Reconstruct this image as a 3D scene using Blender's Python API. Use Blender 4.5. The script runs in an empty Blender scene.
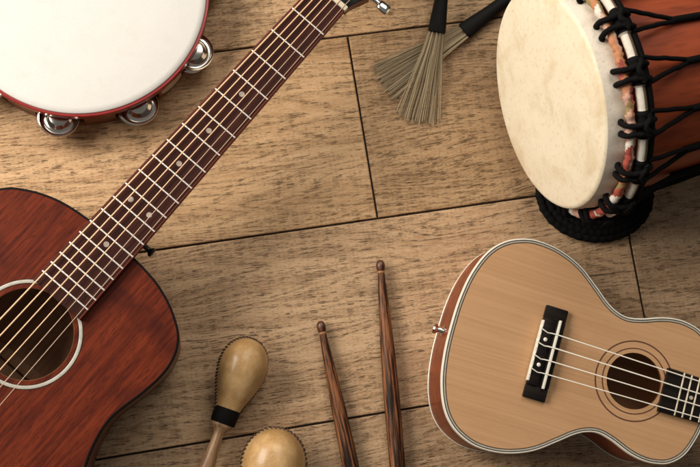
import bpy, bmesh, math, random
from math import sin, cos, pi, radians, sqrt, atan2
from mathutils import Vector, Matrix
random.seed(11)
SC = bpy.context.scene
COL = SC.collection

# ------------------------------------------------------------------ camera
F, H = 1265.0, 1.285
dn = Vector((-.117, -.150, -1.0)).normalized()
zw = -dn
xw = (Vector((1, 0, 0)) - zw * zw.x).normalized()
yw = zw.cross(xw)
RM = Matrix((xw, yw, zw))
cam_d = bpy.data.cameras.new("camera")
cam = bpy.data.objects.new("camera", cam_d)
COL.objects.link(cam)
M4 = RM.to_4x4(); M4.translation = Vector((0, 0, H))
cam.matrix_world = M4
cam_d.sensor_width = 36.0
cam_d.lens = F / 700 * 36.0
cam_d.clip_start = .05; cam_d.clip_end = 50
cam_d.dof.use_dof = True
cam_d.dof.focus_distance = 1.235
cam_d.dof.aperture_fstop = 8.0
SC.camera = cam

def at(u, v, z=0.0):
    """world point at height z that the photograph shows at pixel (u, v)"""
    w = RM @ Vector(((u - 350) / F, -(v - 233.5) / F, -1))
    return Vector((0, 0, H)) + w * ((z - H) / w.z)

# ------------------------------------------------------------------ mesh builder
class MB:
    def __init__(s): s.v = []; s.f = []; s.m = []
    def add(s, vs, fs, mi=0):
        o = len(s.v); s.v += [Vector(p) for p in vs]
        s.f += [tuple(i + o for i in f) for f in fs]; s.m += [mi] * len(fs)
    def grid(s, rows, close_u=False, close_v=False, mi=0, mfun=None):
        """rows: list of equally long point lists; close_u closes each row, close_v joins last row to first"""
        o = len(s.v); n = len(rows[0]); r = len(rows)
        for row in rows: s.v += [Vector(p) for p in row]
        for i in range(r if close_v else r - 1):
            i2 = (i + 1) % r
            for j in range(n if close_u else n - 1):
                j2 = (j + 1) % n
                s.f.append((o + i*n + j, o + i*n + j2, o + i2*n + j2, o + i2*n + j))
                s.m.append(mfun(i, j) if mfun else mi)
    def cap(s, pts, mi=0): s.add(pts, [tuple(range(len(pts)))], mi)
    def box(s, x0, x1, y0, y1, z0, z1, b=0.0, mi=0):
        bm = bmesh.new()
        bmesh.ops.create_cube(bm, size=1)
        for v in bm.verts:
            v.co = Vector(((x0+x1)/2 + v.co.x*(x1-x0), (y0+y1)/2 + v.co.y*(y1-y0), (z0+z1)/2 + v.co.z*(z1-z0)))
        if b > 0: bmesh.ops.bevel(bm, geom=bm.edges[:], offset=b, segments=2, affect='EDGES', profile=.5)
        s.bm(bm, mi)
    def bm(s, bm, mi=0, M=None):
        bm.verts.index_update()
        s.add([(M @ v.co) if M else v.co.copy() for v in bm.verts], [tuple(v.index for v in f.verts) for f in bm.faces], mi)
        bm.free()
    def tube(s, path, r, seg=10, closed=False, mi=0, caps=True, mfun=None):
        path = [Vector(p) for p in path]; n = len(path); rows = []
        rr = r if callable(r) else (lambda i: r)
        up = None
        for i, p in enumerate(path):
            if closed: t = path[(i+1) % n] - path[i-1]
            else: t = path[min(i+1, n-1)] - path[max(i-1, 0)]
            t.normalize()
            if up is None: up = Vector((0, 0, 1)) if abs(t.z) < .9 else Vector((1, 0, 0))
            a = t.cross(up).normalized(); b = a.cross(t).normalized(); up = b
            rows.append([p + (a*cos(2*pi*k/seg) + b*sin(2*pi*k/seg)) * rr(i) for k in range(seg)])
        s.grid(rows, close_u=True, close_v=closed, mi=mi, mfun=mfun)
        if caps and not closed:
            s.cap(rows[0][::-1], mi); s.cap(rows[-1], mi)
    def lathe(s, prof, seg=48, axis='z', mi=0, M=None, mfun=None):
        rows = []
        for (r, h) in prof:
            row = []
            for k in range(seg):
                a = 2*pi*k/seg; c, d = r*cos(a), r*sin(a)
                p = Vector((c, d, h)) if axis == 'z' else Vector((h, c, d))
                row.append(M @ p if M else p)
            rows.append(row)
        s.grid(rows, close_u=True, mi=mi, mfun=mfun)
    def blob(s, c, rx, ry, rz, M=None, mi=0, u=8, v=6):
        rows = []
        for i in range(v + 1):
            th = pi * i / v
            row = []
            for k in range(u):
                p = Vector((rx*sin(th)*cos(2*pi*k/u), ry*sin(th)*sin(2*pi*k/u), rz*cos(th)))
                row.append((M @ p if M else p) + Vector(c))
            rows.append(row)
        s.grid(rows, close_u=True, mi=mi)
    def build(s, name, mats, parent=None, angle=40, merge=True):
        me = bpy.data.meshes.new(name)
        bm = bmesh.new()
        vs = [bm.verts.new(p) for p in s.v]
        for f, m in zip(s.f, s.m):
            try:
                fc = bm.faces.new([vs[i] for i in f]); fc.material_index = m
            except ValueError: pass
        if merge: bmesh.ops.remove_doubles(bm, verts=bm.verts[:], dist=2e-6)
        bmesh.ops.recalc_face_normals(bm, faces=bm.faces[:])
        bm.to_mesh(me); bm.free()
        for p in me.polygons: p.use_smooth = True
        me.set_sharp_from_angle(angle=radians(angle))
        for m in (mats if isinstance(mats, (list, tuple)) else [mats]): me.materials.append(m)
        o = bpy.data.objects.new(name, me); COL.objects.link(o)
        if parent: o.parent = parent
        return o

def tag(o, label, cat, group=None):
    o['label'] = label; o['category'] = cat
    if group: o['group'] = group
    return o
def thing(name, label, cat, loc, rotz=0.0, group=None):
    o = bpy.data.objects.new(name, None); COL.objects.link(o)
    o.empty_display_size = .03
    o.location = loc; o.rotation_euler = (0, 0, rotz)
    return tag(o, label, cat, group)

def catmull(pts, k=6, closed=False):
    out = []; n = len(pts); P = [Vector((p[0], p[1], 0)) for p in pts]
    rng = range(n if closed else n - 1)
    for i in rng:
        if closed: a, b, c, d = P[i-1], P[i], P[(i+1) % n], P[(i+2) % n]
        else:
            b, c = P[i], P[i+1]
            a = P[i-1] if i > 0 else b + (b - c); d = P[i+2] if i + 2 < n else c + (c - b)
        for j in range(k):
            t = j / k
            out.append(.5*((2*b) + (c - a)*t + (2*a - 5*b + 4*c - d)*t*t + (3*b - a - 3*c + d)*t**3))
    if not closed: out.append(P[-1])
    return [(p.x, p.y) for p in out]
def offset(loop, d):
    """inward offset of a counter-clockwise loop"""
    n = len(loop); out = []
    for i in range(n):
        a = Vector(loop[i-1]); c = Vector(loop[(i+1) % n])
        t = (c - a); t.normalize()
        out.append((loop[i][0] - t.y*d, loop[i][1] + t.x*d))
    return out
def body_loop(half, k=5):
    ctrl = [(x, h) for x, h in half] + [(x, -h) for x, h in half[-2:0:-1]]
    lp = catmull(ctrl, k, True)
    area = sum(lp[i-1][0]*lp[i][1] - lp[i][0]*lp[i-1][1] for i in range(len(lp)))
    return lp if area > 0 else lp[::-1]
def circle(r, n=72, cx=0, cy=0): return [(cx + r*cos(2*pi*i/n), cy + r*sin(2*pi*i/n)) for i in range(n)]
def plate_with_hole(mb, outer, hole, z, mi=0):
    bm = bmesh.new(); edges = []
    for lp in (outer, hole):
        vs = [bm.verts.new((x, y, z)) for x, y in lp]
        edges += [bm.edges.new((vs[i-1], vs[i])) for i in range(len(vs))]
    bmesh.ops.triangle_fill(bm, edges=edges, use_beauty=True, use_dissolve=False)
    bmesh.ops.recalc_face_normals(bm, faces=bm.faces[:])
    mb.bm(bm, mi)
def z3(lp, z): return [(x, y, z) for x, y in lp]

# ------------------------------------------------------------------ materials
class NT:
    def __init__(s, name):
        s.m = bpy.data.materials.new(name); s.m.use_nodes = True
        s.t = s.m.node_tree; s.b = s.t.nodes['Principled BSDF']
        s.tc = None
    def n(s, typ, **kw):
        x = s.t.nodes.new(typ)
        for k, v in kw.items(): setattr(x, k, v)
        return x
    def l(s, a, b): s.t.links.new(a, b)
    def obj(s):
        if s.tc is None: s.tc = s.n('ShaderNodeTexCoord')
        return s.tc.outputs['Object']
    def vmul(s, vec, sc):
        x = s.n('ShaderNodeVectorMath', operation='MULTIPLY'); s.l(vec, x.inputs[0]); x.inputs[1].default_value = sc
        return x.outputs[0]
    def vadd(s, a, b):
        x = s.n('ShaderNodeVectorMath', operation='ADD'); s.l(a, x.inputs[0]); s.l(b, x.inputs[1]); return x.outputs[0]
    def noise(s, vec, sc=1.0, det=2.0, rough=.5, dist=0.0):
        x = s.n('ShaderNodeTexNoise'); s.l(vec, x.inputs['Vector'])
        x.inputs['Scale'].default_value = sc; x.inputs['Detail'].default_value = det
        x.inputs['Roughness'].default_value = rough; x.inputs['Distortion'].default_value = dist
        return x.outputs['Fac']
    def voro(s, vec):
        x = s.n('ShaderNodeTexVoronoi', voronoi_dimensions='2D', feature='F1'); s.l(vec, x.inputs['Vector'])
        x.inputs['Scale'].default_value = 1; x.inputs['Randomness'].default_value = 1
        y = s.n('ShaderNodeSeparateColor'); s.l(x.outputs['Color'], y.inputs[0])
        return x.outputs['Distance'], y.outputs[0], y.outputs[1]
    def math(s, op, a, b=0.0, clamp=False):
        x = s.n('ShaderNodeMath', operation=op); x.use_clamp = clamp
        for i, q in enumerate((a, b)):
            if isinstance(q, (int, float)): x.inputs[i].default_value = q
            else: s.l(q, x.inputs[i])
        return x.outputs[0]
    def rng(s, v, a, b, c=0.0, d=1.0):
        x = s.n('ShaderNodeMapRange'); s.l(v, x.inputs[0]); x.interpolation_type = 'SMOOTHSTEP'
        for i, q in enumerate((a, b, c, d)): x.inputs[i+1].default_value = q
        return x.outputs[0]
    def mix(s, f, a, b):
        x = s.n('ShaderNodeMix', data_type='RGBA')
        if isinstance(f, (int, float)): x.inputs['Factor'].default_value = f
        else: s.l(f, x.inputs['Factor'])
        for nm, q in (('A', a), ('B', b)):
            sock = [i for i in x.inputs if i.name == nm and i.type == 'RGBA'][0]
            if isinstance(q, tuple): sock.default_value = (*q, 1)
            else: s.l(q, sock)
        return [o for o in x.outputs if o.type == 'RGBA'][0]
    def bump(s, h, strength=.3, dist=.001):
        x = s.n('ShaderNodeBump'); s.l(h, x.inputs['Height']); x.inputs['Strength'].default_value = strength
        x.inputs['Distance'].default_value = dist; s.l(x.outputs[0], s.b.inputs['Normal'])
    def out(s, col=None, rough=.5, metal=0.0, coat=0.0, spec=.5):
        if col is not None:
            if isinstance(col, tuple): s.b.inputs['Base Color'].default_value = (*col, 1)
            else: s.l(col, s.b.inputs['Base Color'])
        if isinstance(rough, (int, float)): s.b.inputs['Roughness'].default_value = rough
        else: s.l(rough, s.b.inputs['Roughness'])
        s.b.inputs['Metallic'].default_value = metal
        s.b.inputs['Coat Weight'].default_value = coat; s.b.inputs['Coat Roughness'].default_value = .15
        s.b.inputs['Specular IOR Level'].default_value = spec
        return s.m

def plain(name, col, rough=.5, metal=0.0, var=.25, sc=120, bump=0.0, coat=0.0, spec=.5):
    t = NT(name); n = t.noise(t.obj(), sc, 4)
    c = t.mix(n, tuple(x*(1-var) for x in col), tuple(min(1, x*(1+var)) for x in col))
    if bump: t.bump(n, bump, .0006)
    return t.out(c, t.rng(n, 0, 1, rough*.85, min(1, rough*1.2)), metal, coat, spec)

def grain(name, light, dark, long=3, cross=120, rough=.35, pores=0.0, pore_col=(.02, .008, .004), cloud=0.0,
          cloud_col=None, coat=0.0, cs=(9, 26), pl=60, pc=700, bump=.1, contrast=(.3, .7), spec=.5, ax='x'):
    t = NT(name); o = t.obj()
    def vec(a, b): return t.vmul(o, (a, b, b) if ax == 'x' else (b, b, a))
    w = t.noise(vec(2.0, 9.0), 1, 2)
    off = t.n('ShaderNodeCombineXYZ'); t.l(t.math('MULTIPLY', t.math('SUBTRACT', w, .5), .02), off.inputs[1])
    ow = t.vadd(o, off.outputs[0])
    g = t.noise(t.vmul(ow, (long, cross, cross) if ax == 'x' else (cross, cross, long)), 1, 5, .6)
    c = t.mix(t.rng(g, contrast[0], contrast[1]), dark, light)
    if cloud:
        k = t.noise(vec(*cs), 1, 4, .6)
        c = t.mix(t.math('MULTIPLY', t.rng(k, .48, .72), cloud), c, cloud_col or dark)
    h = g
    if pores:
        p = t.noise(t.vmul(ow, (pl, pc, pc) if ax == 'x' else (pc, pc, pl)), 1, 2, .5)
        pm = t.rng(p, .54, .68)
        c = t.mix(t.math('MULTIPLY', pm, pores), c, pore_col)
        h = t.math('SUBTRACT', g, pm)
    if bump: t.bump(h, bump, .0004)
    return t.out(c, rough, 0, coat, spec)

def floor_material():
    t = NT('floor_wood_tile'); o = t.obj()
    a = t.n('ShaderNodeAttribute', attribute_name='tile')
    sh = t.n('ShaderNodeVectorMath', operation='MULTIPLY'); t.l(a.outputs['Vector'], sh.inputs[0]); sh.inputs[1].default_value = (7.3, 5.1, 0)
    o = t.vadd(o, sh.outputs[0])
    w = t.noise(t.vmul(o, (3.2, 11.0, 1)), 1, 2, .5)
    w2 = t.noise(t.vmul(o, (11, 30, 1)), 1, 2, .5)
    dv = t.math('ADD', t.math('MULTIPLY', t.math('SUBTRACT', w, .5), .040), t.math('MULTIPLY', t.math('SUBTRACT', w2, .5), .0035))
    off = t.n('ShaderNodeCombineXYZ'); t.l(dv, off.inputs[1])
    ow = t.vadd(o, off.outputs[0])
    fld = t.noise(t.vmul(ow, (1.5, 12.0, 1)), 1, 3, .5)
    rings = t.math('ADD', t.math('MULTIPLY', t.math('SINE', t.math('MULTIPLY', fld, 190.0)), .5), .5)
    tone = t.noise(t.vmul(ow, (3.0, 30.0, 1)), 1, 5, .62)
    big = t.noise(t.vmul(o, (5, 11, 1)), 1, 3, .5)
    fine = t.noise(t.vmul(ow, (70, 560, 1)), 1, 5, .7)
    sand = t.noise(t.vmul(ow, (330, 900, 1)), 1, 3, .7)
    ragged = t.noise(t.vmul(ow, (260, 900, 1)), 1, 2, .6)
    dens = t.rng(t.noise(t.vmul(o, (7, 20, 1)), 1, 3, .55), .30, .70, .24, .44)
    dens = t.math('ADD', dens, t.math('MULTIPLY', t.math('SUBTRACT', rings, .5), .44))
    sy = t.n('ShaderNodeSeparateXYZ'); t.l(a.outputs['Vector'], sy.inputs[0])
    dens = t.math('ADD', dens, t.math('MULTIPLY', t.math('SUBTRACT', sy.outputs[1], .5), .26))
    def dashes(su, sv, rad, bias):
        d, ra, rb = t.voro(t.vmul(ow, (su, sv, 1)))
        d = t.math('ADD', d, t.math('MULTIPLY', t.math('SUBTRACT', ragged, .5), .30))
        lim = t.math('ADD', t.math('MULTIPLY', rb, rad*.8), rad*.6)
        m_ = t.rng(t.math('SUBTRACT', lim, d), -.03, .07)
        on = t.rng(t.math('SUBTRACT', t.math('ADD', dens, bias), ra), -.08, .08)
        return t.math('MULTIPLY', m_, on)
    p1 = dashes(78, 880, .25, .02)
    p2 = dashes(210, 1150, .29, .10)
    p3 = dashes(17, 560, .15, .02)
    pores = t.math('MAXIMUM', t.math('MAXIMUM', p1, t.math('MULTIPLY', p2, .45)), p3)
    crk = t.rng(t.noise(t.vmul(ow, (5, 190, 1)), 1, 3, .55), .685, .72)
    c = t.mix(t.rng(tone, .30, .70), (.365, .212, .108), (.605, .395, .224))
    streak = t.noise(t.vmul(ow, (1.6, 120, 1)), 1, 5, .65)
    c = t.mix(t.math('MULTIPLY', t.rng(streak, .50, .68), .50), c, (.240, .132, .062))
    c = t.mix(t.math('MULTIPLY', t.rng(streak, .48, .30), .35), c, (.80, .565, .35))
    c = t.mix(t.math('MULTIPLY', t.rng(big, .40, .72), .45), c, (.39, .240, .130))
    c = t.mix(t.math('MULTIPLY', t.rng(fine, .38, .62), .45), c, (.72, .505, .310))
    c = t.mix(t.math('MULTIPLY', t.rng(sand, .52, .68), .42), c, (.170, .098, .044))
    c = t.mix(t.math('MULTIPLY', t.math('POWER', rings, 5.0), .30), c, (.150, .088, .042))
    c = t.mix(t.math('MULTIPLY', pores, .74), c, (.050, .026, .013))
    c = t.mix(t.math('MULTIPLY', crk, .62), c, (.04, .024, .013))
    hs = t.n('ShaderNodeHueSaturation'); t.l(c, hs.inputs['Color'])
    sx = t.n('ShaderNodeSeparateXYZ'); t.l(a.outputs['Vector'], sx.inputs[0])
    t.l(t.math('ADD', t.math('MULTIPLY', sx.outputs[2], .40), .76), hs.inputs['Value'])
    t.l(t.math('ADD', t.math('MULTIPLY', sx.outputs[0], .14), .94), hs.inputs['Saturation'])
    t.bump(t.math('SUBTRACT', t.math('MULTIPLY', fine, .5), t.math('MAXIMUM', pores, crk)), .6, .0010)
    return t.out(hs.outputs[0], t.rng(pores, 0, 1, .5, .8), 0, 0, .25)

MAT = dict(
    grout=plain('grout', (.028, .020, .014), .9, sc=300, bump=.4),
    floor=floor_material(),
    mahogany_top=grain('mahogany_top', (.185, .029, .0085), (.058, .0075, .0035), 20, 300, .46, contrast=(.22, .78), pores=.5, pore_col=(.034, .006, .004),
                       cloud=.88, cloud_col=(.024, .0035, .0032), cs=(11, 8), pl=130, pc=700, bump=.08, spec=.15),
    mahogany=grain('mahogany', (.17, .035, .014), (.085, .017, .008), 6, 160, .35, pores=.4, spec=.4),
    guitar_inside=grain('guitar_inside', (.50, .27, .14), (.34, .17, .085), 5, 120, .7, bump=.05),
    black_binding=plain('black_binding', (.005, .0035, .0035), .55, sc=200, spec=.12),
    rosewood=grain('rosewood', (.060, .017, .011), (.026, .008, .006), 14, 280, .55, pores=.55, pore_col=(.014, .005, .004), pl=90, pc=800, spec=.12),
    rosewood_edge=grain('rosewood_edge', (.13, .026, .013), (.07, .015, .009), 8, 200, .5, pores=.3, spec=.25),
    fret=plain('fret_wire', (.95, .89, .80), .4, 0, var=.03),
    pearl=plain('pearl_dot', (.46, .38, .31), .4, var=.2, sc=300),
    rosette=plain('rosette_pearl', (.50, .47, .40), .28, var=.3, sc=170, coat=.4),
    bone=plain('bone', (.72, .62, .45), .4, var=.08, sc=90),
    bronze_string=plain('bronze_string', (.86, .56, .33), .5, 0, var=.03, sc=300),
    steel_string=plain('steel_string', (.55, .38, .26), .5, 0, var=.03, sc=300),
    head_black=plain('headstock_black', (.010, .009, .009), .35, spec=.3),
    chrome=plain('chrome', (.80, .78, .74), .12, 1.0, var=.05, sc=60),
    worn_chrome=plain('jingle_steel', (.66, .61, .53), .17, 1.0, var=.16, sc=90),
    red_lacquer=plain('red_lacquer', (.27, .016, .014), .3, var=.12, coat=.4),
    hoop_wood=grain('hoop_wood', (.22, .085, .04), (.11, .035, .018), 14, 14, .42, pores=.0, bump=.03, ax='z'),
    black_rubber=plain('black_rubber', (.009, .008, .0075), .6, var=.3, sc=200, bump=.1, spec=.15),
    ferrule=plain('ferrule_dark', (.05, .046, .04), .4, .3),
    rope=plain('black_rope', (.0065, .006, .0058), .85, var=.5, sc=700, bump=.6, spec=.1),
    wrap_white=plain('white_wrap', (.74, .68, .58), .75, var=.14, sc=400, bump=.4),
    wrap_red=plain('red_wrap', (.40, .075, .05), .8, var=.35, sc=350, bump=.5),
    wrap_orange=plain('orange_wrap', (.52, .22, .10), .8, var=.3, sc=350, bump=.5),
    wrap_pink=plain('pink_wrap', (.62, .36, .27), .8, var=.3, sc=350, bump=.5),
    wrap_brown=plain('brown_wrap', (.20, .13, .07), .8, var=.35, sc=350, bump=.5),
    wrap_olive=plain('olive_wrap', (.30, .21, .08), .8, var=.35, sc=350, bump=.5),
    drum_wood=grain('drum_wood', (.44, .086, .030), (.25, .045, .016), 5, 70, .42, pores=.25, cloud=.35, pl=40, pc=300, ax='z', bump=.08, spec=.35),
    spruce=grain('spruce_top', (.560, .325, .168), (.490, .275, .136), 1.6, 420, .45, pores=.10, pore_col=(.33, .18, .09), pl=60, pc=500,
                 cloud=.22, cloud_col=(.435, .232, .110), bump=.06, spec=.18),
    uke_side=grain('mahogany_side', (.30, .066, .023), (.15, .032, .013), 5, 40, .38, pores=.3, coat=.05, spec=.2),
    uke_inside=grain('ukulele_inside', (.55, .30, .16), (.40, .21, .10), 5, 90, .7, bump=.03),
    ivory=plain('ivory_binding', (.83, .78, .66), .3, var=.05, coat=.3),
    purfling=plain('grey_purfling', (.42, .38, .31), .4, var=.3, sc=300),
    dark_line=plain('dark_purfling', (.060, .042, .030), .4),
    rosette_brown=plain('rosette_brown', (.115, .045, .022), .45),
    ebony=grain('ebony', (.018, .012, .009), (.007, .005, .0045), 8, 200, .5, spec=.15),
    nylon=plain('nylon_string', (.86, .80, .68), .3, var=.05),
    stick=grain('burnt_stick', (.30, .115, .046), (.016, .008, .005), 18, 380, .42, contrast=(.40, .66), pores=.6, pl=30, pc=700, bump=.1, coat=0, spec=.22),
    stick_tip=grain('stick_tip', (.15, .050, .020), (.018, .008, .006), 40, 400, .4, coat=.1, contrast=(.42, .62)),
    stick_ring=plain('stick_ring', (.42, .20, .09), .5),
    handle_wood=grain('maraca_handle', (.52, .33, .18), (.22, .115, .055), 14, 160, .4, pores=.35, pore_col=(.13, .055, .025), pl=60, pc=500),
    black_tape=plain('black_tape', (.006, .005, .0045), .7, var=.3, sc=500, bump=.3, spec=.1),
    stitch=plain('dark_stitch', (.065, .030, .016), .7, var=.4, sc=500),
    seam=plain('seam_cord', (.45, .30, .16), .7, var=.2, sc=400),
)

def skin_material(name, base, vein, spots, sc, rough=.55):
    t = NT(name); o = t.obj()
    n1 = t.noise(o, sc, 5, .6, .4); n2 = t.noise(o, sc*9, 4, .6); n3 = t.noise(o, sc*.35, 2)
    c = t.mix(t.rng(n1, .45, .75), base, vein)
    c = t.mix(t.math('MULTIPLY', t.rng(n2, .52, .72), .55), c, spots)
    c = t.mix(t.math('MULTIPLY', t.rng(n3, .5, .8), .4), c, vein)
    t.bump(n2, .12, .0005)
    return t.out(c, rough, 0, 0, .35)
MAT['goat'] = skin_material('goat_skin', (.93, .83, .63), (.78, .64, .42), (.70, .56, .36), 26)
MAT['goat_fold'] = skin_material('goat_skin_fold', (.80, .72, .60), (.66, .57, .46), (.52, .43, .33), 45, .7)
MAT['tamb_skin'] = skin_material('tambourine_skin', (.70, .68, .64), (.67, .648, .602), (.61, .58, .53), 60, .6)
def rawhide():
    t = NT('rawhide'); o = t.obj()
    n1 = t.noise(o, 38, 4, .6); n2 = t.noise(o, 700, 3, .6)
    c = t.mix(t.rng(n1, .35, .7), (.40, .225, .082), (.62, .395, .180))
    c = t.mix(t.math('MULTIPLY', t.rng(n2, .5, .75), .4), c, (.72, .52, .28))
    t.bump(n2, .10, .0004)
    return t.out(c, .36, 0, .15, .45)
MAT['rawhide'] = rawhide()
def bristle_material():
    t = NT('bristle_wire')
    a = t.n('ShaderNodeAttribute', attribute_name='tint')
    c = t.mix(a.outputs['Fac'], (.16, .12, .07), (.74, .61, .41))
    return t.out(c, .4, .35)
MAT['bristle'] = bristle_material()

# ------------------------------------------------------------------ the floor
ANG = radians(9.16)
floor_mb = MB()
g = MB(); g.cap([(-4, -4, -.003), (4, -4, -.003), (4, 4, -.003), (-4, 4, -.003)])
go = g.build('grout', MAT['grout']); go['kind'] = 'structure'; go.rotation_euler.z = ANG
ROW, GAP, LEN = .198, .0021, 1.2
verts, faces, tid = [], [], []
for r in range(-6, 9):
    v0 = -.0187 + (r - 0) * ROW; v1 = v0 + ROW
    ph = {0: .4727, 1: .2089}.get(r, .30 + .37 * ((r * 7) % 5) - .9 if r not in (-1, 2) else {-1: .95, 2: 1.02}[r])
    for k in range(-2, 2):
        u0 = ph + k*LEN; u1 = u0 + LEN
        a, b, c, d = u0 + GAP/2, u1 - GAP/2, v0 + GAP/2, v1 - GAP/2
        e = .0011; o = len(verts)
        rnd = (random.random(), random.random(), random.random())
        if r == 0 and k == -1: rnd = (.45, .31, .66)
        if r == 1 and k == -1: rnd = (.90, .12, .72)
        if r == 1 and k == 0: rnd = (.95, .63, .22)
        if r == 2: rnd = (.85, .87, .70)
        if r == 0 and k == 0: rnd = (.35, .55, .25)
        if r == -1: rnd = (.40, .22, .38)
        for (x0, x1, y0, y1, z) in ((a, b, c, d, -.004), (a, b, c, d, -e*.7), (a+e*.4, b-e*.4, c+e*.4, d-e*.4, -e*.2), (a+e, b-e, c+e, d-e, 0)):
            verts += [(x0, y0, z), (x1, y0, z), (x1, y1, z), (x0, y1, z)]
        for q in range(3):
            for j in range(4):
                j2 = (j+1) % 4
                faces.append((o+q*4+j, o+q*4+j2, o+q*4+4+j2, o+q*4+4+j))
        faces.append((o+12, o+13, o+14, o+15))
        tid += [rnd] * 16
me = bpy.data.meshes.new('floor'); me.from_pydata(verts, [], faces)
at_ = me.attributes.new('tile', 'FLOAT_VECTOR', 'POINT')
for i, q in enumerate(tid): at_.data[i].vector = q
me.materials.append(MAT['floor'])
fo = bpy.data.objects.new('floor', me); COL.objects.link(fo); fo.rotation_euler.z = ANG; fo['kind'] = 'structure'

# ------------------------------------------------------------------ fretted instruments: shared pieces
def fret_pos(scale, n): return scale * (1 - 2 ** (-n / 12))
def hollow_body(root, loop, hole_r, ztop, thick, mats, bind_w, hole_edge=None):
    """sides+back shell, top plate with a real sound hole"""
    side, inside, top = mats
    inner = offset(loop, .003)
    b = MB()
    zs = [0, .0015, .004, .02, .05, ztop - .004, ztop - .0012]
    rows = []
    for z in zs:
        ins = .0016 if z == 0 else (.0004 if z == .0015 else 0)
        rows.append(z3(offset(loop, ins) if ins else loop, z))
    b.grid(rows, close_u=True, mi=0)
    b.cap(z3(offset(loop, .0016), 0)[::-1], 0)
    ir = [z3(inner, .003), z3(inner, ztop - .003)]
    b.grid(ir, close_u=True, mi=1); b.cap(ir[0], 1)
    b.build('body', [side, inside], root)
    t = MB(); tl = offset(loop, bind_w)
    hole = circle(hole_r)
    plate_with_hole(t, tl, hole, ztop, 0)
    lip = .0006
    t.grid([z3(hole, ztop), z3(circle(hole_r - lip*.4), ztop - lip), z3(circle(hole_r - lip*.4), ztop - .0028)], close_u=True, mi=1)
    plate_with_hole(t, offset(loop, .0035), circle(hole_r - lip*.4), ztop - .0028, 2)
    return t.build('soundboard', [top, hole_edge or top, inside], root, angle=30)
def edge_ring(name, loop, w0, w1, z, mats, root, drop=.003, proud=.0003):
    b = MB(); rows = []
    if w0 == 0:
        rows.append(z3(offset(loop, -.0003), z - drop)); rows.append(z3(offset(loop, -.0003), z - .0008))
        rows.append(z3(offset(loop, .0004), z + proud - .0001))
    else: rows.append(z3(offset(loop, w0), z - .0005)); rows.append(z3(offset(loop, w0), z + proud))
    rows.append(z3(offset(loop, w1 - .0002), z + proud)); rows.append(z3(offset(loop, w1 + .0001), z - .0005))
    b.grid(rows, close_u=True); return b.build(name, mats, root)
def flat_ring(mb, r0, r1, z, h=.0003, mi=0):
    mb.lathe([(r0, z - .0006), (r0, z + h*.7), (r0 + .0002, z + h), (r1 - .0002, z + h), (r1, z + h*.7), (r1, z - .0006)], 96, mi=mi)
def fretboard(mb, x0, x1, w0, w1, zb, zt, e=.0006, mi=0):
    rows = []
    for x, w in ((x0, w0), (x1, w1)):
        rows.append([(x, -w, zb), (x, -w, zt - e), (x, -w + e, zt), (x, w - e, zt), (x, w, zt - e), (x, w, zb)])
    mb.grid(rows, close_u=True, mi=mi); mb.cap(rows[0], mi); mb.cap(rows[1][::-1], mi)
def fret(root, x, hw, z, r, mat):
    m = MB(); rows = []
    for y in (-hw, -hw + r*.6, hw - r*.6, hw):
        s = .45 if abs(y) == hw else 1
        rows.append([(x + r*cos(a), y, z + r*.85*s*sin(a)) for a in [pi*k/6 for k in range(7)]])
    m.grid(rows, close_u=True); m.cap(rows[0]); m.cap(rows[-1][::-1])
    return m.build('fret', mat, root)
def dot(root, x, y, z, r, mat):
    m = MB(); m.lathe([(0, z + .0002), (r*.9, z + .0002), (r, z - .0002)], 20, M=Matrix.Translation((x, y, 0)))
    return m.build('inlay_dot', mat, root)

# ------------------------------------------------------------------ acoustic guitar
GA = radians(49.95)
ga = Vector((cos(GA), sin(GA), 0))
S = at(27, 334, .098)
guitar = thing('acoustic_guitar', 'large dark red mahogany acoustic guitar with six strings lying at the left edge', 'guitar', (S.x, S.y, 0), GA)
GN, GL, GZ = .4300, .5667, .098
half = [(.1165, 0), (.1160, .03), (.1128, .056), (.1065, .0765), (.0985, .0925), (.0895, .105), (.0775, .1135), (.062, .118), (.046, .1183),
        (.025, .1155), (.005, .111), (-.012, .1092), (-.030, .1118), (-.052, .119), (-.085, .135), (-.125, .149), (-.165, .154), (-.205, .149),
        (-.24, .134), (-.268, .108), (-.286, .072), (-.295, .035), (-.297, 0)]
gl = body_loop(half)
hollow_body(guitar, gl, .0425, GZ, .095, (MAT['mahogany'], MAT['guitar_inside'], MAT['mahogany_top']), .0019, MAT['stick_ring'])
edge_ring('binding', gl, 0, .0020, GZ, MAT['black_binding'], guitar, drop=.006)
r_ = MB(); flat_ring(r_, .0471, .0502, GZ, .0004, 0); flat_ring(r_, .0465, .0471, GZ, .0002, 1); flat_ring(r_, .0502, .0508, GZ, .0002, 1)
r_.build('rosette', [MAT['rosette'], MAT['black_binding']], guitar)
br = MB()
for x in (-.03, .035): br.box(x - .006, x + .006, -.1, .1, .0032, .0075, .002)
br.build('back_brace', MAT['guitar_inside'], guitar)
fb = MB(); FBX0 = .0405
def gw(x):  # half width of the fretboard
    return .0201 + (GN - x) * (.0285 - .0201) / .3797
fretboard(fb, FBX0, GN, gw(FBX0) - .0022, gw(GN) - .0022, GZ + .0006, GZ + .0070)
fb.build('fretboard', MAT['rosewood'], guitar)
for sgn in (1, -1):
    eb = MB(); rows = []
    for x in (FBX0, GN):
        w = gw(x); rows.append([(x, sgn*(w - .0022), GZ + .0006), (x, sgn*w, GZ + .0006), (x, sgn*w, GZ + .0064), (x, sgn*(w - .0006), GZ + .0070), (x, sgn*(w - .0022), GZ + .0070)])
    eb.grid(rows, close_u=True); eb.cap(rows[0]); eb.cap(rows[1]); eb.build('fretboard_binding', MAT['rosewood_edge'], guitar)
for k in range(1, 20):
    x = GN - fret_pos(GL, k); fret(guitar, x, gw(x) - .0007, GZ + .0069, .00070, MAT['fret'])
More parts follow.
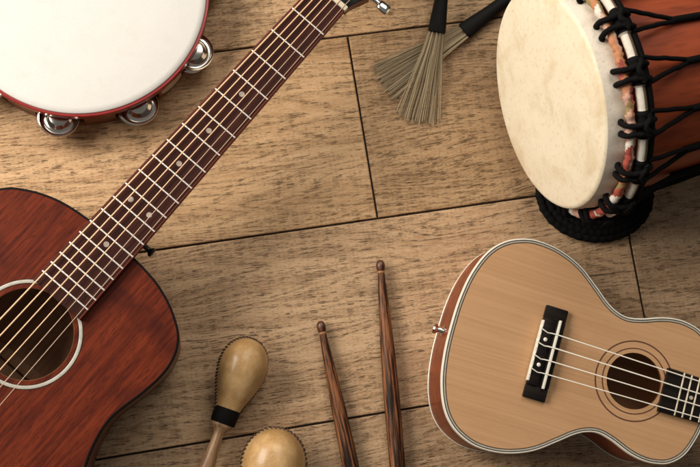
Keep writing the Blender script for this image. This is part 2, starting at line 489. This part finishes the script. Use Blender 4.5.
for k in (5, 7, 9, 15):
    x = GN - (fret_pos(GL, k-1) + fret_pos(GL, k)) / 2; dot(guitar, x, 0, GZ + .0071, .0028, MAT['pearl'])
x = GN - (fret_pos(GL, 11) + fret_pos(GL, 12)) / 2
for y in (.0113, -.0113): dot(guitar, x, y, GZ + .0071, .0028, MAT['pearl'])
nt = MB(); nt.box(GN + .0001, GN + .0052, -.0203, .0203, GZ + .001, GZ + .0092, .0008)
nt.build('nut', MAT['bone'], guitar)
# neck
nk = MB(); rows = []
for x, dpt, wd in ((.116, .050, .8), (.135, .040, .86), (.155, .026, .95), (.18, .0205, .97), (.25, .019, .98), (.36, .018, .98), (GN, .0165, .98), (GN + .006, .0165, .98)):
    w = gw(min(x, GN)) * wd
    rows.append([(x, w*cos(a), GZ + .0005 - dpt*abs(sin(a))**.8) for a in [pi*k/14 for k in range(15)]])
nk.grid(rows, close_u=True); nk.cap(rows[0]); nk.cap(rows[-1][::-1])
nk.build('neck', MAT['mahogany'], guitar)
# headstock, tipped back
hs_half = [(GN + .0055, .0205), (GN + .012, .0210), (GN + .020, .0235), (GN + .030, .0272), (GN + .042, .0290), (GN + .09, .0300), (GN + .135, .0305), (GN + .160, .0300), (GN + .168, .022), (GN + .165, .010), (GN + .166, 0)]
hl = catmull(hs_half, 4); hl = [(x, y) for x, y in hl] + [(x, -y) for x, y in hl[-2::-1]]
TILT = Matrix.Translation((GN, 0, GZ + .004)) @ Matrix.Rotation(radians(12), 4, 'Y') @ Matrix.Translation((-GN, 0, -(GZ + .004)))
hb = MB()
def lp3(lp, z): return [TILT @ Vector((x, y, z)) for x, y in lp]
ca = [(GN + .09 + (x - GN - .09)*.975, y*.965) for x, y in hl]
hb.grid([lp3(ca, GZ - .0105), lp3(hl, GZ - .0095), lp3(hl, GZ + .0025)], close_u=True, mi=1)
hb.cap(lp3(ca, GZ - .0105)[::-1], 1)
hb.grid([lp3(hl, GZ + .0025), lp3(hl, GZ + .0040), lp3(ca, GZ + .0046)], close_u=True, mi=0); hb.cap(lp3(ca, GZ + .0046), 0)
hb.build('headstock', [MAT['head_black'], MAT['mahogany']], guitar)
def tuner(x, sgn):
    m = MB(); T = TILT @ Matrix.Translation((x, 0, GZ - .003))
    def L(p): return T @ Vector(p)
    m.tube([L((0, sgn*.027, 0)), L((0, sgn*.0385, 0))], .0028, 12)
    m.lathe([(0, .0285), (.0044, .0285), (.0044, .0305), (.0032, .0312), (.003, .032)], 20, M=T @ Matrix.Rotation(-sgn*pi/2, 4, 'X'))
    post = MB(); post.tube([L((0, sgn*.018, .005)), L((0, sgn*.018, .016))], .003, 16)
    b = MB(); w = .0066; rows = []
    for y, k in ((.0375, .5), (.0385, .8), (.041, .95), (.0465, 1.0), (.0495, .92), (.0505, .7)):
        rows.append([L((w*k*cos(a)*(1 if abs(cos(a)) < .9 else .97), sgn*y, .0042*sin(a)*k)) for a in [2*pi*q/20 for q in range(20)]])
    b.grid(rows, close_u=True); b.cap(rows[0]); b.cap(rows[-1][::-1])
    kn = m.build('tuner', MAT['chrome'], guitar); post.build('tuner_post', MAT['chrome'], kn); b.build('tuner_knob', MAT['chrome'], kn)
for sgn in (1, -1):
    for k in range(3): tuner(GN + .037 + .042*k, sgn)
# bridge (beyond the left edge) and strings
bd = MB(); BX = GN - GL
bd.box(BX - .020, BX + .008, -.075, .075, GZ + .0004, GZ + .0085, .002)
bdo = bd.build('bridge', MAT['rosewood'], guitar)
sd = MB(); sd.box(BX - .0015, BX + .0015, -.036, .036, GZ + .0086, GZ + .0115, .0006); sd.build('saddle', MAT['bone'], bdo)
for k in range(6):
    tt = 1 - 2*k/5
    yn, yb = .0166*tt, .0281*tt
    rad = (.00074, .00066, .00060, .00052, .00040, .00034)[k]
    sm = MB()
    endp = TILT @ Vector((GN + .037 + .042*(2 - (k if k < 3 else 5 - k)), (1 if k < 3 else -1)*.0165, GZ + .011))
    sm.tube([(BX - .008, yb, GZ + .0090), (BX, yb, GZ + .0120), (GN + .001, yn, GZ + .0096), (GN + .0045, yn, GZ + .0095), endp], rad, 8)
    sm.build('string', MAT['bronze_string'] if k < 4 else MAT['steel_string'], guitar)
sb = MB(); SBM = Matrix.Translation((.1325, -.0205, GZ - .022)) @ Matrix.Rotation(pi/2, 4, 'X')
sb.lathe([(0, 0), (.0035, 0), (.0035, .003), (.0024, .0045), (.0024, .009), (.0046, .011), (.0050, .013), (.0042, .0142), (0, .0145)], 24, M=SBM)
sb.build('strap_button', plain('black_nickel', (.06, .055, .05), .3, .8), guitar)

# ------------------------------------------------------------------ ukulele
UA = radians(-17.28); UZ = .075
S = at(634, 381, UZ)
uke = thing('ukulele', 'ukulele with a pale spruce top, white edging and black bridge', 'ukulele', (S.x, S.y, 0), UA + radians(.9))
uh = [(-.1895, 0), (-.1885, .028), (-.1840, .055), (-.1745, .079), (-.1610, .0945), (-.1430, .1035), (-.1250, .1060), (-.1030, .1032), (-.0800, .0940),
      (-.0600, .0795), (-.0455, .0680), (-.0340, .0617), (-.0215, .0592), (-.0070, .0622), (.0120, .0692), (.0280, .0722), (.0420, .0713), (.0550, .0668),
      (.0675, .0545), (.0755, .034), (.0785, .017), (.0790, 0)]
ul = body_loop(uh)
hollow_body(uke, ul, .0277, UZ, .07, (MAT['uke_side'], MAT['uke_inside'], MAT['spruce']), .0046, MAT['rosette_brown'])
edge_ring('binding', ul, 0, .0014, UZ, MAT['ivory'], uke, drop=.0048, proud=.0004)
edge_ring('purfling', ul, .0015, .0022, UZ, MAT['dark_line'], uke, proud=.0002)
edge_ring('purfling', ul, .0023, .0038, UZ, MAT['purfling'], uke, proud=.0002)
edge_ring('purfling', ul, .0039, .0045, UZ, MAT['dark_line'], uke, proud=.0002)
bb = MB(); bb.grid([z3(offset(ul, .0022), -.0001 + .0002), z3(offset(ul, -.0005), .0008), z3(offset(ul, -.0005), .0030), z3(offset(ul, .0002), .0034)], close_u=True)
bb.build('back_binding', MAT['ivory'], uke)
r_ = MB(); flat_ring(r_, .0315, .0327, UZ, .00015); flat_ring(r_, .0385, .0399, UZ, .00015)
r_.build('rosette', MAT['rosette_brown'], uke)
UB, UL = -.0880, .3776
UNX = UB + UL
def uw(x): return .0180 + (UNX - x) * (.0220 - .0180) / (UNX - .0295)
fb = MB()
fretboard(fb, .0290, UNX, uw(.029), uw(UNX), UZ + .0004, UZ + .0062); fb.build('fretboard', MAT['ebony'], uke)
for k in range(1, 19):
    x = UNX - fret_pos(UL, k); fret(uke, x, uw(x) - .0003, UZ + .0061, .0009, MAT['bone'])
for k in (5, 7, 10, 12, 15, 17):
    x = UNX - (fret_pos(UL, k-1) + fret_pos(UL, k)) / 2; dot(uke, x, 0, UZ + .0063, .0021, MAT['pearl'])
nt = MB(); nt.box(UNX + .0001, UNX + .004, -.018, .018, UZ + .001, UZ + .008, .0007); nt.build('nut', MAT['bone'], uke)
nk = MB(); rows = []
for x, dpt in ((.0775, .045), (.095, .03), (.115, .018), (.15, .0155), (.22, .0145), (UNX, .0135), (UNX + .005, .0135)):
    w = uw(min(x, UNX)) * .97
    rows.append([(x, w*cos(a), UZ + .0003 - dpt*sin(a)**.8) for a in [pi*k/12 for k in range(13)]])
nk.grid(rows, close_u=True); nk.cap(rows[0]); nk.cap(rows[-1][::-1]); nk.build('neck', MAT['uke_side'], uke)
hq = catmull([(UNX + .004, .018), (UNX + .02, .022), (UNX + .04, .029), (UNX + .09, .031), (UNX + .13, .029), (UNX + .138, .015), (UNX + .136, 0)], 4)
hq = hq + [(x, -y) for x, y in hq[-2::-1]]
hb = MB()
T2 = Matrix.Translation((UNX, 0, UZ + .002)) @ Matrix.Rotation(radians(12), 4, 'Y') @ Matrix.Translation((-UNX, 0, -(UZ + .002)))
def l2(z): return [T2 @ Vector((x, y, z)) for x, y in hq]
hb.grid([l2(UZ - .010), l2(UZ + .002)], close_u=True); hb.cap(l2(UZ + .002)); hb.cap(l2(UZ - .010)[::-1]); hb.build('headstock', MAT['uke_side'], uke)
# bridge: wings, tie block, white trim, saddle
bx0, bx1 = UB - .0165, UB + .0062
b = MB()
b.box(bx0, bx1, -.0465, -.0335, UZ + .0003, UZ + .0050, .0011)
b.box(bx0, bx1, .0335, .0465, UZ + .0003, UZ + .0050, .0011)
b.box(bx0 + .0004, bx1 - .0004, -.0336, .0336, UZ + .0003, UZ + .0042, .0006)
b.box(bx0 + .0003, bx0 + .0105, -.0334, .0334, UZ + .0040, UZ + .0080, .0008)
b.box(UB - .0028, bx1 - .0003, -.0334, .0334, UZ + .0040, UZ + .0070, .0008)
bo = b.build('bridge', MAT['ebony'], uke)
m = MB(); m.box(UB - .0013, UB + .0013, -.0345, .0345, UZ + .0060, UZ + .0098, .0006); m.build('saddle', MAT['ivory'], bo)
m = MB(); m.box(bx0 - .0010, bx0 + .0014, -.0305, .0305, UZ + .0020, UZ + .0084, .0006); m.build('bridge_trim', MAT['ivory'], bo)
for y in (.0125, -.0130):
    m = MB(); m.lathe([(0, UZ + .0086), (.0014, UZ + .0085), (.0021, UZ + .0079)], 20, M=Matrix.Translation((bx0 + .0066, y, 0)))
    m.build('bridge_dot', MAT['ivory'], bo)
for k in range(4):
    tt = 1.5 - k; yb, yn = tt*.0133, tt*.0088
    m = MB(); r = (.00062, .00068, .00062, .00055)[k]; w = random.uniform(-.001, .001)
    m.tube([(bx0 - .0012, yb + .004, UZ + .006), (bx0 - .0006, yb + .0018, UZ + .0088), (bx0 + .002, yb + .0008 + w, UZ + .0091), (bx0 + .007, yb - .0006, UZ + .0087), (bx0 + .0108, yb, UZ + .0082),
            (UB, yb, UZ + .0102), (UNX + .002, yn, UZ + .0086)], r, 8)
    # the tail of the knot wound along the tie block
    m.tube([(bx0 + .0004, yb + .0048, UZ + .0088), (bx0 - .0002, yb, UZ + .0092), (bx0 + .0006, yb - .0042, UZ + .0089)], r*.9, 8)
    m.build('string', MAT['nylon'], uke)
# strap button on the tail
sb = MB(); SM = Matrix.Translation((-.1893, -.004, .043)) @ Matrix.Rotation(-pi/2, 4, 'Y')
sb.lathe([(0, 0), (.0056, 0), (.0056, .0012), (.003, .003), (.0028, .006), (.0050, .0085), (.0054, .0105), (.0044, .0118), (0, .0122)], 28, M=SM)
sb.build('strap_button', MAT['chrome'], uke)

# ------------------------------------------------------------------ tambourine
TC = at(78, -11, .045); TR = (at(204.5, 0, .045) - TC).length * .995
TR = (TR + (at(79, 115, .045) - TC).length) / 2
tamb = thing('tambourine', 'round tambourine with a white skin, red rim and silver jingles', 'tambourine', (TC.x, TC.y, 0))
m = MB()
m.lathe([(0, .0462), (TR*.6, .0462), (TR - .006, .0461), (TR - .002, .0456), (TR, .0442), (TR + .0004, .0425)], 160)
m.build('drum_skin', MAT['tamb_skin'], tamb)
m = MB()
m.lathe([(TR + .0003, .0425), (TR + .0008, .0433), (TR + .0028, .0433), (TR + .0034, .0426), (TR + .0034, .0340), (TR + .0028, .0332), (TR + .0012, .0332)], 160)
m.build('rim', MAT['red_lacquer'], tamb)
sl = [radians(-97.5 + 36.0*k) for k in range(10)]
hw = .0245 / TR
m = MB(); Ro, Ri = TR + .0012, TR - .0045
def sector(a0, a1, z0, z1, n):
    rows = []
    for i in range(n + 1):
        a = a0 + (a1 - a0)*i/n; c, s = cos(a), sin(a)
        rows.append([(Ri*c, Ri*s, z0), (Ro*c, Ro*s, z0), (Ro*c, Ro*s, z1), (Ri*c, Ri*s, z1)])
    m.grid(rows, close_u=True); m.cap(rows[0]); m.cap(rows[-1][::-1])
for i, a in enumerate(sl):
    nx = sl[i] + radians(36)
    sector(a + hw, nx - hw, 0, .0421, 10)
    sector(a - hw, a + hw, 0, .0095, 8); sector(a - hw, a + hw, .0330, .0421, 8)
m.build('hoop', MAT['hoop_wood'], tamb)
for i, a in enumerate(sl):
    for q, (zc, flip, dr, da) in enumerate(((.0245, 1, .0010, .004), (.0185, -1, -.0002, -.014))):
        jm = MB(); rad = .0200
        T = Matrix.Translation(((TR + dr)*cos(a + da), (TR + dr)*sin(a + da), zc)) @ Matrix.Rotation(radians(random.uniform(-4, 4)), 4, 'X') @ Matrix.Rotation(radians(random.uniform(-5, 3)), 4, 'Y')
        pr = [(.0012, .0040), (.0088, .0042), (.0098, .0037), (.0120, .0010), (.0140, -.0006), (.0165, -.0008), (.0188, -.0002), (.0197, .0006), (rad, .0002), (rad, -.0004), (.0190, -.0010), (.0155, -.0016), (.0130, -.0012), (.0095, .0028), (.0012, .0030), (.0012, .0040)]
        jm.lathe([(r, h*flip) for r, h in pr], 48, M=T); jm.build('jingle', MAT['worn_chrome'], tamb)
    pm = MB(); pm.tube([((TR - .001)*cos(a), (TR - .001)*sin(a), .0090), ((TR - .001)*cos(a), (TR - .001)*sin(a), .0335)], .0011, 10)
    pm.build('jingle_pin', MAT['chrome'], tamb)
# blank oval plate on the hoop
am = radians(-43); m = MB(); rows = []
for kk, off in ((1.0, .0002), (.96, .0010), (.0, .0012)):
    row = []
    for q in range(32):
        th = 2*pi*q/32; a = am + kk*.0145*cos(th)/TR
        row.append(((Ro + off)*cos(a), (Ro + off)*sin(a), .0200 + kk*.0105*sin(th)))
    rows.append(row)
m.grid(rows, close_u=True); m.build('name_plate', plain('plate_metal', (.56, .50, .42), .45, .3), tamb)

# ------------------------------------------------------------------ drumsticks
def drumstick(p0, p1, label, spin, lift=0):
    d = (p1 - p0); d.z = 0; d.normalize()
    root = thing('drumstick', label, 'drumstick', (p0.x, p0.y, 0), atan2(d.y, d.x), 'pair of drumsticks')
    R = .0082; z = R
    T = Matrix.Translation((0, 0, z)) @ Matrix.Rotation(spin, 4, 'X')
    m = MB()
    m.lathe([(0, 0), (.0018, .0002), (.0034, .0015), (.0045, .0042), (.0047, .0065), (.0044, .0090), (.0038, .0112), (.0036, .0116)], 24, 'x', M=T)
    m.build('tip', MAT['stick_tip'], root)
    m = MB(); m.lathe([(.0035, .0114), (.00378, .0117), (.00378, .0132), (.0036, .0136)], 24, 'x', M=T); m.build('tip_ring', MAT['stick_ring'], root)
    m = MB()
    m.lathe([(.0036, .0135), (.0039, .020), (.0046, .032), (.0055, .050), (.0065, .072), (.0074, .096), (.0079, .118), (R, .140), (R, .385), (R*.96, .391), (R*.8, .395), (0, .3965)], 28, 'x', M=T)
    m.build('shaft', MAT['stick'], root, angle=60)
drumstick(at(320, 321, .008), at(351, 467, .008), 'dark wooden drumstick nearer the maracas, its tip lower than the other stick', .4)
drumstick(at(380, 260, .008), at(397.5, 467, .008), 'dark wooden drumstick nearer the ukulele, its tip reaching higher', 2.1)

# ------------------------------------------------------------------ maracas
def maraca(pc, pxdir, scale, label, roll):
    """pc: pixel of the widest point of the head, pxdir: pixel direction of the head end"""
    zc = .0262*scale
    c = at(pc[0], pc[1], zc); e = at(pc[0] + pxdir[0]*20, pc[1] + pxdir[1]*20, zc)
    d = (e - c).normalized()
    root = thing('maraca', label, 'maraca', (c.x, c.y, 0), atan2(d.y, d.x), 'pair of maracas')
    T = Matrix.Translation((0, 0, zc)) @ Matrix.Rotation(roll, 4, 'X') @ Matrix.Scale(scale, 4)
    prof = [(0.0001, .0285), (.006, .0278), (.0115, .0255), (.0165, .0217), (.0212, .0160), (.0243, .0090), (.0260, .0010), (.0258, -.0080), (.0240, -.0170), (.0212, -.0260), (.0180, -.0345), (.0150, -.0420), (.0130, -.0490), (.0122, -.0560)]
    pr = catmull(prof, 4)
    m = MB()
    rows = []
    for r, h in pr:
        row = []
        for k in range(56):
            a = 2*pi*k/56; ridge = .0007*max(0, abs(cos(a)))**60
            row.append(T @ Vector((h, (r + ridge)*cos(a), r*sin(a))))
        rows.append(row)
    m.grid(rows, close_u=True); m.build('head', MAT['rawhide'], root, angle=80)
    # seam: a cord round the join with dark slanting stitches
    path = [(h, r + .0004) for r, h in pr[::-1]] + [(h, -(r + .0004)) for r, h in pr]
    P = [Vector((x, y, 0)) for x, y in path]
    cm = MB(); cm.tube([T @ p for p in P], .0007*scale, 6); cm.build('seam', MAT['seam'], root)
    L = [0]
    for i in range(1, len(P)): L.append(L[-1] + (P[i] - P[i-1]).length)
    st = MB(); s = .002
    while s < L[-1] - .002:
        i = max(j for j in range(len(L)) if L[j] <= s); i = min(i, len(P) - 2)
        f = (s - L[i]) / max(1e-6, L[i+1] - L[i]); p = P[i].lerp(P[i+1], f); t = (P[i+1] - P[i]).normalized()
        n = Vector((t.y, -t.x, 0)); n = n if n.dot(p) > 0 else -n
        a = (t*.0011 + Vector((0, 0, .0017)) + n*.0002); b = -(t*.0011) - Vector((0, 0, .0017)) + n*.0002
        q = [p + a, p + a*.5 + n*.0010, p + n*.0013, p + b*.5 + n*.0010, p + b]
        j = random.uniform(.85, 1.15)
        st.tube([T @ x for x in q], lambda i: .00088*scale*j*(.6 if i in (0, 4) else 1), 7)
        s += .0036 * random.uniform(.9, 1.1)
    st.build('stitching', MAT['stitch'], root)
    m = MB()
    m.lathe([(.0124, -.0480), (.0136, -.0482), (.0139, -.0500), (.0137, -.0560), (.0131, -.0640), (.0126, -.0646), (.0116, -.0646)], 40, 'x', M=T); m.build('tape_band', MAT['black_tape'], root)
    m = MB(); hp = catmull([(.0117, -.0640), (.0112, -.0668), (.0085, -.0700), (.0060, -.0745), (.0054, -.0800), (.0060, -.0900), (.0078, -.1070), (.0094, -.1240), (.0102, -.1420), (.0104, -.1600), (.0101, -.1780), (.0098, -.1900), (.0080, -.1960), (0.0001, -.1975)], 3)
    m.lathe(hp, 32, 'x', M=T); m.build('handle', MAT['handle_wood'], root)
maraca((243.5, 365), (.34, -.94), .94, 'tan rawhide maraca with black taped neck and wooden handle in view', radians(20))
maraca((274, 463), (.10, -1.0), 1.17, 'tan rawhide maraca cut off by the bottom edge, only its round stitched head showing', radians(4))

# ------------------------------------------------------------------ wire brushes
def brush(base, tipc, spread_px, handle_end, z, label, seed, zt):
    rnd = random.Random(seed)
    b = at(*base, z); tpt = at(*tipc, zt); d = (tpt - b); dl = d.copy(); dl.z = 0; ln = dl.length; dl.normalize()
    root = thing('wire_brush', label, 'drum brush', (b.x, b.y, 0), atan2(dl.y, dl.x), 'pair of wire drum brushes')
    sp = spread_px
    mb = MB(); tint = []
    N = 92
    for i in range(N):
        lay = rnd.choice((-1, 0, 1))
        u = -1 + 2*(i + rnd.uniform(-.45, .45))/(N - 1)
        u = u + .05*sin(u*11 + seed)
        y0 = u*.0074; y1 = u*sp*(1 + rnd.uniform(-.06, .06)) + rnd.choice((0, 0, 0, rnd.uniform(-.002, .002))); l = ln*(1 + rnd.uniform(-.045, .03) - .05*u*u)
        z0 = z + lay*.0013 + rnd.uniform(-.0004, .0004); z1 = max(.0008, zt + lay*.0008 + rnd.uniform(-.0006, .0006))
        c = rnd.uniform(-.0012, .0012); r = rnd.uniform(.00022, .00036)
        pts = [(-.004, y0, z0), (l*.25, y0 + (y1-y0)*.22, z0 + (z1-z0)*.28 + .0006), (l*.6, y0 + (y1-y0)*.57 + c, z0 + (z1-z0)*.65 + .0004), (l, y1, z1)]
        n0 = len(mb.v); mb.tube(pts, r, 5); tint += [min(1, max(0, rnd.gauss(.5, .3)))] * (len(mb.v) - n0)
    o = mb.build('bristles', MAT['bristle'], root, merge=False)
    at2 = o.data.attributes.new('tint', 'FLOAT', 'POINT')
    for i, q in enumerate(tint): at2.data[i].value = q
    he = at(*handle_end, z + .002); hd = Vector((he.x - b.x, he.y - b.y, 0)); hl = .20
    a = atan2(hd.y, hd.x) - atan2(dl.y, dl.x)
    T = Matrix.Translation((0, 0, z)) @ Matrix.Rotation(a, 4, 'Z')
    m = MB()
    rows = []
    for x, w, h in ((-.0015, .0084, .0042), (.000, .0094, .0050), (.012, .0089, .0056), (.030, .0074, .0066), (.045, .0068, .0068), (.10, .0074, .0074), (.17, .0076, .0076), (.194, .0074, .0074), (.2, .006, .006)):
        rows.append([T @ Vector((x, w*cos(2*pi*k/20), h*sin(2*pi*k/20))) for k in range(20)])
    m.grid(rows, close_u=True); m.cap(rows[0]); m.cap(rows[-1][::-1]); m.build('handle', MAT['black_rubber'], root)
brush((464.5, 31), (380, 84), .0235, (500, 4), .0080, 'wire drum brush lying underneath, fan of bristles spread to the left', 5, .0022)
brush((436.8, 31.5), (417.5, 122), .0232, (441.5, 0), .0165, 'wire drum brush lying on top, bristles pointing down towards the floor tiles', 3, .0040)

# ------------------------------------------------------------------ djembe
DT, DP = radians(82.0), radians(195.65)
dnrm = Vector((sin(DT)*cos(DP), sin(DT)*sin(DP), cos(DT)))
HC = Vector((.3238, .3081, .1296)); HR = .1083; DL = .32
droot = thing('djembe', 'djembe hand drum on its side, pale skin head and black rope lacing', 'drum', (0, 0, 0))
foot = HC - dnrm*DL
zx = dnrm; yx = Vector((0, 0, 1)).cross(zx).normalized(); xx = yx.cross(zx)
DM = Matrix((xx, yx, zx)).transposed().to_4x4(); DM.translation = foot
droot.matrix_world = DM
DI = DM.inverted()
def dz(s): return DL - s
m = MB()
m.lathe([(0, dz(0)), (HR*.5, dz(0)), (HR - .004, dz(.0002)), (HR - .0012, dz(.0009)), (HR, dz(.0026))], 128)
m.build('drum_head', MAT['goat'], droot, angle=80)
m = MB(); rows = []
for r, s in ((HR, .0026), (HR + .0012, .007), (HR + .0022, .013), (HR + .0030, .018), (HR + .0034, .026)):
    rows.append([((r + .0007*sin(a*37 + s*90) * (s > .01))*cos(a), (r + .0007*sin(a*37 + s*90) * (s > .01))*sin(a), dz(s)) for a in [2*pi*k/160 for k in range(160)]])
m.grid(rows, close_u=True); m.build('skin_fold', MAT['goat_fold'], droot, angle=80)
m = MB()
bp = catmull([(.1030, .012), (.1045, .03), (.1050, .06), (.1040, .10), (.1005, .145), (.0930, .190), (.078, .228), (.064, .252), (.060, .268), (.066, .290), (.076, .308), (.0825, .32)], 4)
m.lathe([(r, dz(s)) for r, s in bp] + [(.070, 0.0), (.056, .05), (.09, .16), (.095, .30)], 96)
m.build('shell', MAT['drum_wood'], droot)
NK = 16
rnd = random.Random(8)
# wrapped inner ring: a strip of mixed cloth wound round it
m = MB(); n = 320; R1 = HR + .0100
cols = []
while len(cols) < n:
    cols += [rnd.choice((1, 1, 2, 0, 0, 2, 4, 4, 3))] * rnd.randint(2, 7)
path = [(R1*cos(2*pi*i/n), R1*sin(2*pi*i/n), dz(.0195 + .0007*sin(i*.9))) for i in range(n)]
rr = [.0042 + rnd.uniform(-.0009, .0007) for _ in range(n)]
m.tube(path, lambda i: rr[i], 12, closed=True, mfun=lambda i, j: cols[(i + j) % n])
m.build('wrapped_ring', [MAT['wrap_white'], MAT['wrap_red'], MAT['wrap_orange'], MAT['wrap_olive'], MAT['wrap_pink']], droot, angle=70)
# outer ring: black with white wraps
m = MB(); n = 480; R2 = HR + .0125; phase = .35; S2 = .0310
def isw(i):
    f = (i/n*NK + phase) % 1.0
    return .27 < f < .73
path = [(R2*cos(2*pi*i/n), R2*sin(2*pi*i/n), dz(S2)) for i in range(n)]
m.tube(path, lambda i: .0046 if isw(i) else .0060 + .0004*sin(i*1.9), 12, closed=True,
       mfun=lambda i, j: 0 if not isw(i) else (2 if 8 <= j < 12 else 1))
m.build('rope_ring', [MAT['rope'], MAT['wrap_white'], MAT['wrap_brown']], droot)
m = MB(); path = [((R2 - .001)*cos(2*pi*i/160), (R2 - .001)*sin(2*pi*i/160), dz(.0390)) for i in range(160)]
m.tube(path, .0042, 10, closed=True); m.build('rope_ring', MAT['rope'], droot)
# lower ring
m = MB(); path = [(.0865*cos(2*pi*i/120), .0865*sin(2*pi*i/120), dz(.222)) for i in range(120)]
m.tube(path, .005, 10, closed=True); m.build('rope_ring', MAT['rope'], droot)
def shell_r(s):
    for (r0, s0), (r1, s1) in zip(bp, bp[1:]):
        if s0 <= s <= s1: return r0 + (r1 - r0)*(s - s0)/(s1 - s0)
    return .09
for k in range(NK):
    a0 = 2*pi*(k - phase)/NK
    def P(a, r, s): return (r*cos(a), r*sin(a), dz(s))
    # cow-hitch knot that ties the two rings together
    m = MB()
    for da in (-.052, .030):
        a = a0 + da + rnd.uniform(-.010, .010)
        pts = []
        for q, (r, ss) in enumerate(((HR + .0020, .0150), (HR + .0050, .0118), (R1 + .0046, .0135), (R1 + .0066, .0190), (R2 + .0062, .0250), (R2 + .0074, .0310), (R2 + .0062, .0370), (R2 + .0020, .0420))):
            pts.append(P(a + .010*sin(q*1.1 + da*40), r, ss))
        sm_ = []
        for q in range(len(pts) - 1):
            for t in (0, .33, .66): sm_.append(Vector(pts[q]).lerp(Vector(pts[q+1]), t))
        m.tube(sm_ + [Vector(pts[-1])], lambda i: .0026 + .0003*sin(i*1.7), 9)
    lo = [P(a0 - .085 + .17*q/8, R2 + .0068 + .002*sin(pi*q/8), S2 + .003*sin(q*1.1)) for q in range(9)]
    m.tube(lo, .0027, 8)
    m.build('rope_knot', MAT['rope'], droot, angle=70)
    m = MB(); ap = a0 + rnd.uniform(-.015, .015)
    for da, db in ((.098, .010), (-.098, -.010)):
        pts = []
        for q in range(9):
            t = q/8; s = .037 + (.094 - .037)*t
            pts.append(P(a0 + da + (ap + db - a0 - da)*t + .006*sin(pi*t)*rnd.uniform(-1, 1), (R2 + .003)*(1 - t) + t*(shell_r(.094) + .0028), s))
        m.tube(pts, .0023, 8)
    m.tube([P(ap, shell_r(.089) + .0035, .089), P(ap, shell_r(.12) + .003, .12), P(ap, shell_r(.16) + .003, .16), P(ap, shell_r(.19) + .003, .19), P(ap, .0865, .222)], .0036, 8)
    m.build('lacing', MAT['rope'], droot, angle=70)
# spare rope coiled on the floor under the drum's near side
m = MB()
cc = at(597, 193, .008); pts = []
for i in range(1000):
    t = i/999; th = 2*pi*4.2*t + 2.6; r = .060 - .030*t
    w = .0003*sin(i*.6)
    pts.append(DI @ Vector((cc.x + (r*1.04 + w)*cos(th), cc.y + (r*.84 + w)*sin(th), .0062 + .006*((4.2*t) % 1.0 if t > .24 else 0) )))
m.tube(pts, lambda i: .0046*(1 + .07*sin(i*1.15)), 9)
m.build('spare_rope', MAT['rope'], droot, angle=80)

# ------------------------------------------------------------------ light
def area(name, loc, target, size, power, col, sy=None):
    d = bpy.data.lights.new(name, 'AREA'); d.shape = 'RECTANGLE'; d.size = size; d.size_y = sy or size
    d.energy = power; d.color = col
    o = bpy.data.objects.new(name, d); COL.objects.link(o); o.location = loc
    o.rotation_euler = (Vector(target) - Vector(loc)).to_track_quat('-Z', 'Y').to_euler()
    return o
area('window_light', (-1.15, .66, 1.0), (.12, .24, 0), 1.15, 38, (1.0, .925, .83), .8)
area('fill_light', (.45, 1.5, 1.7), (.25, .2, 0), 1.2, 18, (1.0, .94, .85))  # added soft fill lamp, lifts the shadows; no real fixture
W = bpy.data.worlds.new("World"); SC.world = W; W.use_nodes = True
wt = W.node_tree; bg = wt.nodes['Background']; bg.inputs[1].default_value = 1.0
wc = wt.nodes.new('ShaderNodeTexCoord'); wsep = wt.nodes.new('ShaderNodeSeparateXYZ'); wr = wt.nodes.new('ShaderNodeValToRGB')
wt.links.new(wc.outputs['Generated'], wsep.inputs[0]); wt.links.new(wsep.outputs[2], wr.inputs[0]); wt.links.new(wr.outputs[0], bg.inputs[0])
wr.color_ramp.elements[0].position = .15; wr.color_ramp.elements[0].color = (.020, .019, .018, 1)
wr.color_ramp.elements[1].position = .85; wr.color_ramp.elements[1].color = (.155, .155, .150, 1)
SC.view_settings.view_transform = 'Standard'; SC.view_settings.look = 'None'
SC.view_settings.exposure = 0; SC.view_settings.gamma = 1
